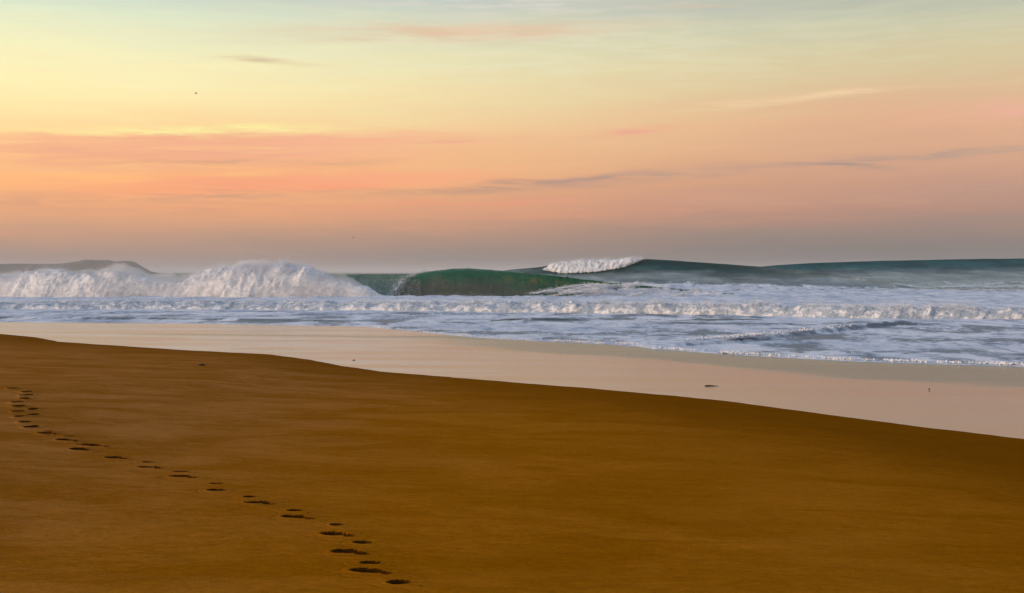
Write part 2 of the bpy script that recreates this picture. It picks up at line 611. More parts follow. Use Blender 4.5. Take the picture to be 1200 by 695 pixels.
# ------------------------------------------------------------------ footprints: measured places in the trail, nearest first
PRINTS = [  # px, py of the deep near mark; px, py of the far mark
    (467, 685, None, None, 'o'), (430, 672, 433, 662, 'w'), (405, 649, 424, 638, 'w'), (391, 628, 393, 617, 'w'), (345, 608, 344, 600, 'w'),
    (300, 591, 292, 584, 'w'), (253, 576, 252, 568, 'n'), (211, 560, 210, 554, 'w'), (173, 549, 172, 543, 'w'), (132, 537.5, 142, 538.5, 'n'),
    (108, 523, 96, 522, 'l'), (90, 527.5, 99, 528.5, 'n'), (76, 517, 80, 512.5, 'w'), (54, 509, 57, 506.5, 'w'), (36, 501.5, 40, 500, 'n'),
    (28.5, 495.5, None, None, 'n'), (24, 489, None, None, 'n'), (38, 486.5, None, None, 't'), (20.5, 483, None, None, 'n'), (37.5, 480, None, None, 't'),
    (20.5, 477, None, None, 'n'), (20, 472, None, None, 'n'), (28.5, 468, None, None, 'n'), (30.5, 464, None, None, 'n'), (31, 460, None, None, 'n'),
    (13, 456, None, None, 'n'),
]
PLABEL = [
    'round shallow dent in the sand, the last one at the near end of the trail',
    'widest ridged footprint, second from the near end of the trail',
    'footprint whose heel mark sits well aside, third from the near end of the trail',
    'deep footprint with a thin heel mark, fourth from the near end of the trail',
    'deep footprint with a short heel dent, fifth from the near end of the trail',
    'dark footprint with a long trailing toe, sixth from the near end of the trail',
    'faint double footprint, seventh from the near end of the trail',
    'dark two-mark footprint, eighth from the near end of the trail',
    'two dark marks close together, ninth footprint from the near end of the trail',
    'thin flat footprint alone, tenth from the near end of the trail',
    'longest thin scuffed footprint where the trail bends, upper of two',
    'short footprint just below the longest scuffed one at the bend',
    'forked footprint with a slanting heel mark, above the bend of the trail',
    'small peaked footprint, one step beyond the forked one',
    'footprint at the lower end of the steep far stretch of the trail',
    'footprint second up the steep far stretch of the trail',
    'dark footprint third up the steep far stretch, beside a faint mark',
    'faint slanting footprint beside the trail, the lower of the two faint ones',
    'small footprint fourth up the steep far stretch of the trail',
    'faint slanting footprint beside the trail, the upper of the two faint ones',
    'small dark footprint fifth up the steep far stretch of the trail',
    'small footprint sixth up the steep far stretch, below the group of three',
    'lowest of three close footprints near the far end of the trail',
    'middle one of three close footprints near the far end of the trail',
    'top one of three close footprints near the far end of the trail',
    'outermost footprint, set apart beyond all others at the far end of the trail',
]
LOBES = []      # (x, y, rx, ry, depth, rot)
PR = []
for px, py, px2, py2, k in PRINTS:
    x, y, z = sand_ray(px, py)
    far = ss(12, 22, y)
    wid = {'o': 0.085, 'w': 0.125, 'n': 0.10, 'l': 0.16, 't': 0.085}[k] * (1 - 0.1 * far)
    dep = {'o': 0.035, 'w': 0.065, 'n': 0.050, 'l': 0.05, 't': 0.028}[k] * (1.2 + 1.6 * far)
    lob = [(x, y, wid, 0.074 + 0.12 * far, dep, random.uniform(-0.25, 0.25))]
    if k in 'wl':   # toe drag
        lob.append((x + wid * 1.0, y - 0.05, wid * 0.55, 0.035, dep * 0.4, -0.3))
    if px2 is not None:
        x2, y2, _ = sand_ray(px2, py2)
        lob.append((x2, y2, wid * random.uniform(0.5, 0.75), 0.050, dep * 0.55, random.uniform(-0.2, 0.2)))
    PR.append((x, y, z, lob))
    LOBES += lob


def lobe_field(x, y, lobes, grow=1.0):
    """depth of the hollows (positive down) and rim height."""
    dep = np.zeros_like(x)
    rim = np.zeros_like(x)
    for (lx, ly, rx, ry, dp, ro) in lobes:
        c, s_ = math.cos(ro), math.sin(ro)
        u = ((x - lx) * c + (y - ly) * s_) / (rx * grow)
        v = (-(x - lx) * s_ + (y - ly) * c) / (ry * grow)
        r = np.sqrt(u * u + v * v) + 0.30 * perlin((x - lx) * 11 + lx * 3, (y - ly) * 16 + ly * 5, 0.5) + 0.12 * perlin((x - lx) * 26 + lx * 7, (y - ly) * 30 + ly * 3, 2.5)
        dep = np.maximum(dep, dp * (1 - ss(0.74, 1.02, r)))
        rim = np.maximum(rim, dp * 0.14 * np.exp(-((r - 1.22) / 0.2) ** 2))
    return dep, rim * (dep < 1e-4)


def damp_at(x, y):      # damp strip along the edge, plus a darker tone towards the right
    d_ = 1 - ss(0.3, 9.0, s_edge(x, y) + 2.0 * fbm(x * 0.1, y * 0.15, 7.7, 3) - 0.45 * np.clip(x + 3, 0, 14))
    return np.clip(d_ * 0.85 + 0.25 * ss(0, 7, x + 0.8 * fbm(x * 0.3, y * 0.3, 2.7, 3)), 0, 1)


def ochre_at(x, y):     # the drier, greyer sand lies towards the left
    return ss(-7.5, -0.5, x + 2.2 * fbm(x * 0.25, y * 0.25, 6.7, 4) - 0.10 * (y - 10))


# ------------------------------------------------------------------ BEACH
def axis(segments):
    out = [segments[0][0]]
    for a, b_, step in segments:
        n_ = max(1, int(round((b_ - a) / step)))
        out += list(np.linspace(a, b_, n_ + 1)[1:])
    return np.array(out)


bx = axis([(-2000, -300, 170), (-300, -70, 10), (-70, -32, 1.0), (-32, -12.5, 0.20), (-12.5, 0, 0.045), (0, 14, 0.10), (14, 40, 0.5), (40, 300, 8), (300, 2000, 170)])
by = axis([(-1500, -100, 140), (-100, 0, 5), (0, 6, 0.5), (6, 26, 0.05), (26, 34, 0.10), (34, 62, 0.2), (62, 110, 1.0), (110, 300, 8), (300, 900, 60)])
GX, GY = np.meshgrid(bx, by, indexing='ij')
BZ = sand_base(GX, GY)
near = (GX > -30) & (GX < 12) & (GY > 5) & (GY < 40)
dp = np.zeros_like(GX)
dp[near] = lobe_field(GX[near], GY[near], [(a, b_, c + 0.05, d + 0.05, e, f) for a, b_, c, d, e, f in LOBES], 1.0)[0]
BZ = BZ - np.where(dp > 0, 0.26 * ss(0, 0.012, dp), 0)
# damp strip by the edge, wider and darker towards the right
damp = damp_at(GX, GY)
V = np.stack([GX, GY, BZ], -1).reshape(-1, 3)
me = mesh_from('beach', V, grid_faces(len(bx), len(by)), M_sand, attrs={'damp': damp.ravel(), 'ochre': ochre_at(GX, GY).ravel()})
o = link('beach', me)
tag(o, 'smooth brown sand beach with a trail of footprints', 'beach', kind='structure')

# WET SAND
wx_ = axis([(-2000, -300, 170), (-300, -60, 10), (-60, 40, 0.5), (40, 300, 8), (300, 2000, 170)])
tw = np.linspace(0, 1, 160)
GX2 = np.repeat(wx_[:, None], len(tw), 1)
y0, y1 = edge_y(wx_) - 5.0, water_y(wx_) + 8.0
GY2 = y0[:, None] + (y1 - y0)[:, None] * tw[None, :]
WZ = wet_z(GX2, GY2) + 0.006 * fbm(GX2 * 0.15, GY2 * 0.3, 2.2, 3)
sW = s_water(GX2, GY2)
film = 1 - (1 - ss(4.5, 8.0, -sW + 1.8 * fbm(GX2 * 0.12, GY2 * 0.2, 5.5, 3))) * ss(-9, 3, GX2)
mark = np.array([(at_d(px, d_at(py, 0.06)), d_at(py, 0.06)) for px, py in [(60, 390), (150, 391.5), (300, 393.5), (420, 394.5), (520, 394.2), (600, 397)]])
q_ = GY2 - np.interp(GX2, mark[:, 0], mark[:, 1]) + 0.6 * fbm(GX2 * 0.2, GY2 * 0, 3.0, 3)
film = film - 0.8 * np.exp(-(q_ / 1.1) ** 2) * ss(mark[0, 0], mark[0, 0] + 8, GX2) * (1 - ss(mark[-1, 0] - 3, mark[-1, 0], GX2))
me = mesh_from('wet_sand', np.stack([GX2, GY2, WZ], -1).reshape(-1, 3), grid_faces(len(wx_), len(tw)), M_wet, attrs={'film': film.ravel(), 'painted_sheen': (np.clip(film, 0, 1) * (0.18 + 0.82 * (1 - ss(-10, 9, GX2)))).ravel()})
tag(link('wet_sand', me), 'flat wet sand mirroring the pink sky between beach and surf', 'wet sand', kind='structure')

# FOOTPRINT things
for (x, y, z, lob), lab in zip(PR, PLABEL):
    x0 = min(l[0] - l[2] for l in lob) - 0.20
    x1 = max(l[0] + l[2] for l in lob) + 0.20
    ya = min(l[1] - l[3] for l in lob) - 0.20
    yb = max(l[1] + l[3] for l in lob) + 0.20
    gx, gy = np.meshgrid(np.arange(x0, x1, 0.011), np.arange(ya, yb, 0.011), indexing='ij')
    dpt, rim = lobe_field(gx, gy, lob)
    edge = lobe_field(gx, gy, [(a, b_, c + 0.13, d + 0.13, 1.0, f) for a, b_, c, d, e, f in lob])[0]
    gz = sand_base(gx, gy) - dpt + rim + 0.006 * fbm(gx * 9, gy * 9, 0.2, 2) * ss(0.0, 0.01, dpt)
    gz = gz + 0.004 - 0.010 * (1 - ss(0.0, 0.5, edge))
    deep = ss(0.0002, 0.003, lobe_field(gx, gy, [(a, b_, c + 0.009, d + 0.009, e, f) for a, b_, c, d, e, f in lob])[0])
    base = (x, y, z)
    Vp = np.stack([gx, gy, gz], -1).reshape(-1, 3)
    fc = grid_faces(*gx.shape)
    keep = (edge.reshape(-1)[fc] > 0).any(1)
    fc = fc[keep]
    used, inv = np.unique(fc, return_inverse=True)
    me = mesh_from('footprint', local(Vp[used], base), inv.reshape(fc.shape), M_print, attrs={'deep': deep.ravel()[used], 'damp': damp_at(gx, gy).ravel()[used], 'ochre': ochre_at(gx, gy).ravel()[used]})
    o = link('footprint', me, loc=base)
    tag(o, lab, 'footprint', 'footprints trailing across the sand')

# ------------------------------------------------------------------ SEA
sx = axis([(-14000, -2000, 1500), (-2000, -300, 100), (-300, -110, 6), (-110, -60, 0.6), (-60, 75, 0.28), (75, 130, 0.6), (130, 300, 6), (300, 2000, 100), (2000, 14000, 1500)])
sy = axis([(-300, 0, 12), (0, 32, 2.0), (32, 46, 0.26), (46, 84, 0.17), (84, 100, 0.26), (100, 150, 0.5), (150, 330, 0.9), (330, 700, 2.5), (700, 2000, 12), (2000, 14000, 800)])
GX3, GY3 = np.meshgrid(sx, sy, indexing='ij')
swt = s_water(GX3, GY3)
core = (np.abs(GX3) < 1500) & (GY3 < 2000) & (swt > -3)
xz, yz = GX3[core], GY3[core]
sw = swt[core]
calm = ss(0, 14, sw)
dist = ss(60, 130, yz)
h = 0.05 * (0.25 + calm) * fbm(xz * 0.22, yz * 0.55, 0.3, 3) * (1 + 1.5 * dist)
h += 0.035 * calm * np.abs(fbm(xz * 0.9, yz * 1.0, 3.3, 3))
h += 0.06 * calm * (np.abs(fbm(xz * 0.8, yz * 1.0, 1.9, 4)) - 0.2)
h += 0.35 * ss(320, 500, yz) * fbm(xz * 0.012, yz * 0.05, 4.1, 4)
h += 0.22 * ss(120, 180, yz) * fbm(xz * 0.05, yz * 0.14, 8.1, 4)
h += 0.05 * fbm(xz * 0.45, yz * 0.9, 6.1, 3) * calm
# froth plain behind the roller is lumpy
lump = ss(97, 103, yz) * (1 - ss(190, 240, yz))
h += lump * (0.22 + 0.16 * billow(xz * 0.35, yz * 0.35, 2.0, 4))
# the wash thins to nothing at the waterline
prof = 0.05 * (1 - np.exp(-np.clip(sw, 0, None) / 0.25)) + 0.10 * (1 - np.exp(-np.clip(sw, 0, None) / 9.0))
zz = np.where(sw > 0, prof + h, -0.25 * ss(0, 0.6, -sw) * 1.0 + 0.0)
# second wavelet running in across the wash
WV = np.array([(at_d(px, d_at(py, 0.25)), d_at(py, 0.25)) for px, py in [(700, 406), (745, 404), (800, 401), (860, 397.5), (900, 394), (960, 388), (1000, 384), (1040, 380), (1090, 377.5)]])


def ridge(x, y, pts, hgt, front, back):
    yc = np.interp(x, pts[:, 0], pts[:, 1])
    q = (y - yc)
    r = np.where(q < 0, np.exp(-(q / front) ** 2), np.exp(-(q / back) ** 2))
    e = ss(pts[0, 0], pts[0, 0] + 3, x) * (1 - ss(pts[-1, 0] - 3, pts[-1, 0], x))
    return hgt * r * e


_y1 = yz + 0.5 * fbm(xz * 0.4, 0, 1.0, 3)
wv_h = ridge(xz, _y1, WV, 0.30 * (0.45 + 0.55 * ss(12, 24, xz)), 0.45, 3.5)
zz += wv_h
RP = np.array([(at_d(px, d_at(py, 0.25)), d_at(py, 0.25)) for px, py in [(555, 373.5), (620, 373.5), (700, 374)]])
brk = ss(-0.25, 0.10, fbm(xz * 0.5, yz * 0.3, 2.2, 3))
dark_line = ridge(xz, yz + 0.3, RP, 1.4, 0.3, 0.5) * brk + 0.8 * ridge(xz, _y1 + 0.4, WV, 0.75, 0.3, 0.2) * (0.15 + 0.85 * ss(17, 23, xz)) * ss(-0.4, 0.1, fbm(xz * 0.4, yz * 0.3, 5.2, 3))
zz += ridge(xz, yz, RP, 0.12, 0.4, 2.2)
RP2 = np.array([(at_d(px, d_at(py, 0.25)), d_at(py, 0.25)) for px, py in [(780, 373.5), (860, 373.5), (920, 374)]])
zz += ridge(xz, yz, RP2, 0.10, 0.5, 2.0)
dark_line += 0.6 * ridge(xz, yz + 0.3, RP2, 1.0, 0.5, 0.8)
RP3 = np.array([(at_d(px, d_at(py, 0.1)), d_at(py, 0.1)) for px, py in [(-200, 374), (0, 373), (200, 374), (420, 377.5)]])
zz += ridge(xz, yz + 0.6 * fbm(xz * 0.3, 0, 4.0, 3), RP3, 0.14, 0.6, 2.2)
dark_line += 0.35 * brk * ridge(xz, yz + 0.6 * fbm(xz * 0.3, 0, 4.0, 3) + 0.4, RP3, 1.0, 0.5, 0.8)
SZ = np.where(swt > 0, 0.12, -0.3)
SZ[core] = zz
SZ = np.where((swt < -0.6), np.maximum(-1.2, -0.25 + 0.1 * (swt + 0.6)), SZ)
# froth cover and body colour
fo = np.zeros_like(GX3)
f = 0.65 * np.ones_like(xz)
f = np.where(yz > 95, 0.92 - 0.20 * ss(120, 190, yz), f)
f = f * (1 - ss(170, 300, yz + 25 * fbm(xz * 0.03, yz * 0.02, 1.0, 2)) * 0.92)
f = f - 0.12 * (1 - ss(0, 6, sw)) + 0.22 * (1 - ss(0, 1.6, sw))
f += 0.18 * fbm(xz * 0.05, yz * 0.12, 3.9, 3) + 0.30 * fbm(xz * 0.16, yz * 0.28, 6.6, 5) * (yz < 95)
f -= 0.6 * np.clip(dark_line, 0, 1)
fo[core] = np.clip(f, 0.02, 1)
ti = np.zeros(GX3.shape + (3,)) + TEAL
k = (1 - ss(120, 230, GY3))[..., None]
ti = ti * (1 - k) + WASH * k
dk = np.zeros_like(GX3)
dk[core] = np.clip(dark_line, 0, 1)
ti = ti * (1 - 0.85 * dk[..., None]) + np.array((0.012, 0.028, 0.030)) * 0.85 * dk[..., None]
k = (ss(230, 270, GY3) * (1 - ss(400, 600, GY3)) * ss(10, 60, GX3))[..., None] * 0.8
ti = ti * (1 - k) + OLIVE * k
fc = grid_faces(len(sx), len(sy))
keep = (swt.reshape(-1)[fc] > -6).any(1)
fc = fc[keep]
used, inv = np.unique(fc, return_inverse=True)
me = mesh_from('sea', np.stack([GX3, GY3, SZ], -1).reshape(-1, 3)[used], inv.reshape(fc.shape), M_water,
               attrs={'foam': fo.ravel()[used], 'tint': ti.reshape(-1, 3)[used]})
tag(link('sea', me), 'grey green sea with lavender froth washing towards the beach', 'sea', kind='structure')


# ------------------------------------------------------------------ froth builders
def froth_ridge(xs, yc, hgt, depth, nv=60, big=0.5, fscale=0.5, lean=0.0, seed=0.0, zb=-0.25, oct_=5, shear=0.7, lobes=0.5, minamp=0.05):
    """A long heap of tumbling froth: xs along the crest, yc its line, hgt height, depth thickness.
    The froth is torn into slanting, ragged plumes (ridged noise sheared up the face) over rounder lobes."""
    nu = len(xs)
    ph = np.linspace(0, math.pi, nv)
    cy = -np.cos(ph)            # -1 front .. 1 back
    cz = np.sin(ph)
    Xg = np.repeat(xs[:, None], nv, 1)
    Yg = yc[:, None] + depth[:, None] * (cy[None, :] * np.where(cy < 0, 0.75, 1.25)[None, :] - lean * cz[None, :])
    Zg = zb + (hgt[:, None] - zb) * (cz[None, :] ** 0.8)
    ny = cy[None, :] + 0 * Xg
    nz = cz[None, :] + 0 * Xg
    wx_w = 0.5 * fbm(Xg * fscale * 0.8, Zg * fscale * 0.8, seed + 20, 2) / fscale * 0.4
    u = (Xg - shear * Zg + wx_w) * fscale
    v = Zg * fscale * 0.42
    y_ = Yg * fscale * 0.7
    plume = np.zeros_like(Xg)
    a, f = 1.0, 1.0
    for i in range(oct_):
        fx_ = f if i < 2 else f * 1.0
        plume += a * (0.52 - np.abs(perlin(u * fx_ + 3.1 * i, y_ * f + seed + 7 * i, v * (f if i > 1 else 0.8 * f) + 1.7 * i)) * 2.0)
        a *= 0.50
        f *= 2.1
    lob = fbm(Xg * fscale * 0.45, Yg * fscale * 0.4 + seed, Zg * fscale * 0.5, 3)
    rnd = billow(Xg * fscale * 1.1, Yg * fscale + seed, Zg * fscale * 1.1, oct_ - 1, 0.55)
    d = 0.50 * plume + lobes * lob * 1.9 + 0.34 * rnd
    amp = (big * np.clip(hgt, minamp, None))[:, None] * (0.30 + 0.70 * cz[None, :])
    Xg = Xg + 0.5 * amp * fbm(u * 1.7, Yg * fscale * 1.7, v * 1.7 + seed + 9, 3)
    return np.stack([Xg, Yg + ny * d * amp, Zg + nz * d * amp], -1), grid_faces(nu, nv)


_oct_v = np.array([(1, 0, 0), (-1, 0, 0), (0, 1, 0), (0, -1, 0), (0, 0, 1), (0, 0, -1)], float)
_oct_f = np.array([(0, 2, 4), (2, 1, 4), (1, 3, 4), (3, 0, 4), (2, 0, 5), (1, 2, 5), (3, 1, 5), (0, 3, 5)])


def droplets(P, r):
    n_ = len(P)
    sc_ = r[:, None, None] * (0.6 + 0.8 * rng.random((n_, 6, 1)))
    V_ = P[:, None, :] + _oct_v[None] * sc_
    F_ = _oct_f[None] + (np.arange(n_) * 6)[:, None, None]
    return V_.reshape(-1, 3), F_.reshape(-1, 3)


def spray_over(Vg, n_, up, out, r0, r1, zmin=0.3, power=2.0, seed=1.0, drift=(0, 0)):
    """Droplets thrown off the upper parts of a froth mesh, in clumps."""
    P = Vg.reshape(-1, 3)
    wgt = np.clip(P[:, 2] - zmin, 0, None) ** power
    wgt = wgt * np.clip(0.5 + 1.6 * fbm(P[:, 0] * 0.6, P[:, 1] * 0.6 + seed, P[:, 2] * 0.6, 3), 0.02, None)
    wgt /= wgt.sum()
    idx = rng.choice(len(P), n_, p=wgt)
    Q = P[idx].copy()
    e = rng.exponential(1.0, n_)
    Q[:, 2] += up * e * rng.random(n_)
    Q[:, 0] += drift[0] * e + rng.normal(0, out, n_)
    Q[:, 1] += drift[1] * e + rng.normal(0, out, n_)
    r = r0 + (r1 - r0) * rng.random(n_) ** 3 * np.exp(-e * 0.4)
    return droplets(Q, r)


def put(name, V_, F_, mat, parent, base, attrs=None, smooth=True):
    return link(name, mesh_from(name, local(V_, base), F_, mat, smooth, attrs), parent)


# ------------------------------------------------------------------ WAVE 1: the barrel with its collapsed white water
DB = 150.0
base = (at_d(540, DB), DB, 0.0)
wave = empty('breaking_wave', base)
tag(wave, 'hollow green barrelling wave, collapsed into tall white water along one side', 'wave', 'waves breaking off the beach')
HPX = [(300, 323), (380, 322), (410, 321.5), (440, 321), (480, 321), (497, 320), (515, 317), (533, 314.9), (550, 314.6), (575, 316.2), (605, 319), (640, 322.5), (680, 327), (720, 331.5), (760, 335), (800, 339), (860, 344)]
hx = np.array([at_d(p[0], DB) for p in HPX])
hz = np.array([z_at(p[1], DB) for p in HPX])
xs = np.arange(at_d(330, DB), at_d(860, DB), 0.16)
H = np.interp(xs, hx, hz)
H = H + 0.05 * fbm(xs * 0.5, 0 * xs, 0.7, 3)
nv = 90
q = np.linspace(0, 1, nv)
# section: front foot -> concave face -> crest -> back slope
face_n = 55
sfr = np.linspace(0, 1, face_n)
Yl, Zl = [], []
for t in sfr:                       # concave: slow rise then nearly upright
    Yl.append(-4.6 * (1 - t) ** 1.7)
    Zl.append(t ** 1.9)
Yb = np.linspace(0, 1, nv - face_n + 1)[1:]
for t in Yb:
    Yl.append(13.0 * t ** 1.15)
    Zl.append((1 - ss(0, 1, t ** 0.8)))
Yl, Zl = np.array(Yl), np.array(Zl)
Xg = np.repeat(xs[:, None], nv, 1)
meander = 1.2 * fbm(xs * 0.05, 0 * xs, 2.0, 2)
under = (ss(430, 450, xs / DB * F + 600) * (1 - ss(560, 640, xs / DB * F + 600)))[:, None]      # hollow under the curtain
Yg = DB + meander[:, None] + np.where(Yl < 0, Yl, 0)[None, :] * (0.55 + 0.45 * H[:, None] / 4.0) * (1 - 0.55 * under) + np.where(Yl > 0, Yl, 0)[None, :]
Zg = -0.25 + (H[:, None] + 0.25) * Zl[None, :]
Zg += 0.07 * fbm(Xg * 0.6, Yg * 0.3, Zg * 1.3, 4) * (1 - np.abs(Zl[None, :] - 0.5) * 0.6)
Yg += 0.10 * fbm(Xg * 0.8, Zg * 0.8, 3.0, 4)
zt = Zl[None, :] + 0 * Xg
pxs = xs / DB * F + 600
tintw = np.zeros(Xg.shape + (3,)) + GREYG
k = (ss(540, 680, pxs)[:, None] * np.ones(nv)[None])[..., None]
tintw = tintw * (1 - k) + EMER * 0.95 * k
k = (ss(660, 700, pxs)[:, None] * (1 - ss(0.55, 0.95, zt)))[..., None]
tintw = tintw * (1 - k) + np.array((0.085, 0.085, 0.082)) * k
fow = 0.05 + (0.62 + 0.22 * fbm(Xg * 0.5 - Zg * 1.2, Zg * 1.6, 4.0, 4)) * ss(648, 690, pxs)[:, None] * (1 - ss(0.55, 1.0, zt)) + 0.5 * ss(720, 790, pxs)[:, None]
fow = fow + 0.30 * (1 - ss(0.0, 0.18, zt)) + 0.22 * (1 - ss(470, 500, pxs)[:, None]) * (1 - ss(0.3, 1.0, zt))
put('wave_face', np.stack([Xg, Yg, Zg], -1).reshape(-1, 3), grid_faces(len(xs), nv), M_water, wave, base,
    {'foam': np.clip(fow, 0, 1).ravel(), 'tint': tintw.reshape(-1, 3)})

# the thrown lip: a curtain falling in front of the face
nu, nvl = 300, 70
pu = np.linspace(0, 1, nu)
sv = np.linspace(0, 1, nvl)
PXt = 497 + (680 - 497) * pu                       # along the crest
Xl = np.zeros((nu, nvl))
Yl2 = np.zeros((nu, nvl))
Zl2 = np.zeros((nu, nvl))
for i in range(nu):
    px = PXt[i]
    pxa = px - 44 * (sv ** 0.9) * (1 - pu[i]) ** 2.2 + 2.5 * np.sin(sv * 9) * (1 - pu[i]) ** 8
    x = at_d(px, DB)
    Hc = np.interp(x, hx, hz) + 0.02
    me_ = np.interp(x, xs, meander)
    thr = 3.6 * (0.75 + 0.25 * ss(0.0, 0.2, pu[i]))
    Xl[i] = at_d(pxa, DB)
    Zc = Hc + 0.10 * np.sin(math.pi * np.clip(sv * 2.2, 0, 1)) * (1 - pu[i]) - (Hc + 0.2) * (sv ** 1.9)
    Yc = 0.35 - (thr + 0.5) * sv
    # towards its far end the curtain lies back against the face
    tz = np.clip((np.minimum(Zc, Hc) + 0.25) / (Hc + 0.25), 0, 1) ** (1 / 1.9)
    Yf = -4.6 * (1 - tz) ** 1.7 * (0.55 + 0.45 * Hc / 4.0) - 0.10 + 0.5 * ss(0.9, 1.0, pu[i])
    w_ = float(ss(0.30, 0.92, pu[i]))
    Yl2[i] = DB + me_ + Yc * (1 - w_) + Yf * w_
    Zl2[i] = Zc
tex = fbm(Xl * 0.9, Zl2 * 0.35, 5.0, 4)
Yl2 -= 0.10 * tex
Zl2 += 0.04 * tex * (sv[None, :] > 0.05)
kk = (1 - 0.75 * ss(0.55, 0.95, pu))[:, None] * ss(0.40, 0.78, sv[None, :] + 0.25 * fbm(Xl * 0.45, Zl2 * 0.5, 1.0, 4) + 0.14 * (0.35 - pu)[:, None] * 1.0)
tl = EMER[None, None] * (1 - kk[..., None]) + BROWN[None, None] * kk[..., None]
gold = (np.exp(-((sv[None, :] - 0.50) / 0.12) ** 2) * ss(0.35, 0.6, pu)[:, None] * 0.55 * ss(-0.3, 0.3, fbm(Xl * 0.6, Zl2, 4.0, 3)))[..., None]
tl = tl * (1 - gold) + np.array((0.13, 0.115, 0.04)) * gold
edg = (1 - ss(0.0, 0.07, pu))[:, None]
fl = 0.05 + 0.45 * edg + 0.06 * kk * (0.4 + ss(-0.2, 0.4, fbm(Xl * 0.7, Zl2 * 0.3, 7.0, 3))) + 0.3 * ss(0.88, 1.0, sv)[None, :] * (1 - ss(0.4, 0.6, pu))[:, None]
lip = put('wave_lip', np.stack([Xl, Yl2, Zl2], -1).reshape(-1, 3), grid_faces(nu, nvl), M_water, wave, base,
          {'foam': np.clip(fl, 0, 1).ravel(), 'tint': tl.reshape(-1, 3)})
sol = lip.modifiers.new('thickness', 'SOLIDIFY')
sol.thickness = 0.22
sol.offset = 1.0
# spray along the curl's leading edge and at the curtain's foot
E = np.stack([Xl[:10], Yl2[:10], Zl2[:10]], -1).reshape(-1, 3)
n_ = 3500
Q = E[rng.integers(0, len(E), n_)] + rng.normal(0, 1, (n_, 3)) * np.array((0.30, 0.3, 0.22))
foot = np.stack([Xl[:150, -5:], Yl2[:150, -5:], Zl2[:150, -5:]], -1).reshape(-1, 3)
Q2 = foot[rng.integers(0, len(foot), 3000)] + rng.normal(0, 1, (3000, 3)) * np.array((0.5, 0.4, 0.12)) + np.array((0, -0.3, 0.25))
mistl = np.stack([rng.uniform(at_d(425, DB), at_d(495, DB), 2500), DB - 3 + rng.normal(0, 0.8, 2500), rng.uniform(0, 1, 2500) ** 1.5 * 2.6], -1)
Vd, Fd = droplets(np.concatenate([Q, Q2, mistl]), np.concatenate([0.012 + 0.035 * rng.random(n_) ** 2, 0.006 + 0.012 * rng.random(3000) ** 2, 0.010 + 0.02 * rng.random(2500)]))
sp = put('lip_spray', Vd, Fd, M_foam, wave, base, smooth=False)

# collapsed section: tall tumbling white water
WPX = [(-520, 322), (-300, 320), (-150, 322), (-40, 323), (0, 322), (30, 319), (62, 317), (95, 314), (130, 314), (160, 320), (190, 323.5), (215, 325), (232, 321), (258, 315),
       (282, 308.5), (300, 308), (325, 307), (345, 310), (365, 314), (382, 320), (400, 324), (416, 331), (436, 340), (452, 347), (466, 351)]
DW = 143.0
xs2 = np.arange(at_d(-520, DW), at_d(466, DW), 0.13)
hh2 = np.interp(xs2, [at_d(p[0], DW) for p in WPX], [z_at(p[1], DW) for p in WPX])
hh2 = np.clip(hh2 * 0.90, 0.05, None) + 0.18 * fbm(xs2 * 0.5, 0 * xs2, 3.0, 3)
dep2 = 1.2 + 0.55 * hh2
Vw, Fw = froth_ridge(xs2, DW + 1.0 + 1.5 * fbm(xs2 * 0.06, 0 * xs2, 1.0, 2), hh2, dep2, 96, 0.30, 0.42, 0.25, 4.0, -0.25, 6, 0.55, 0.55, 1.3)
ww = put('white_water', Vw.reshape(-1, 3), Fw, M_foam, wave, base)
ww['label'] = 'tall tumbling white water where the wave has collapsed'
Vd, Fd = spray_over(Vw, 140000, 0.50, 0.30, 0.010, 0.050, zmin=0.6, power=1.8, drift=(-0.12, 0.15))
put('spray', Vd, Fd, M_foam, wave, base, smooth=False)

veil = np.interp(xs2 / DW * F + 600, [-520, 20, 120, 210, 260, 300, 345, 400, 440, 466], [0.5, 0.45, 0.12, 0.40, 0.35, 0.25, 0.22, 0.20, 0.0, -0.3])
veil = veil + 0.30 * fbm(xs2 * 0.35, 0 * xs2, 15.0, 3) * (veil > 0.1)
Vm, Fm = froth_ridge(xs2, DW + 0.9 + 0 * xs2, hh2 + veil, dep2 + 0.5 + np.clip(veil, 0, 1) * 0.5, 40, 0.28, 0.36, 0.25, 4.0, -0.3, 4, 0.5, 0.7, 1.0)
M_mist = bpy.data.materials.new('spray_mist')
M_mist.use_nodes = True
nt = NT(M_mist.node_tree)
nt.n.clear()
out = nt.new('ShaderNodeOutputMaterial')
pv = nt.new('ShaderNodeVolumePrincipled')
pv.inputs['Color'].default_value = (0.97, 0.95, 0.95, 1)
pv.inputs['Density'].default_value = 0.26
nt.l.new(pv.outputs[0], out.inputs['Volume'])
# close the shell underneath and at its two ends so that it is a solid body of mist
nu_, nv_ = Vm.shape[0], Vm.shape[1]
Vc = np.concatenate([Vm, Vm[:, ::-1] * np.array((1, 1, 0)) + np.array((0, 0, -0.6))], 1)
Fc = grid_faces(nu_, 2 * nv_, True)
caps = [[i * 2 * nv_ + j, i * 2 * nv_ + j + 1, i * 2 * nv_ + 2 * nv_ - 2 - j, i * 2 * nv_ + 2 * nv_ - 1 - j] for i in (0, nu_ - 1) for j in range(nv_ - 1)]
caps = [c[::-1] if c[0] >= 2 * nv_ else c for c in caps]
put('mist', Vc.reshape(-1, 3), np.concatenate([Fc, np.array(caps)]), M_mist, wave, base)

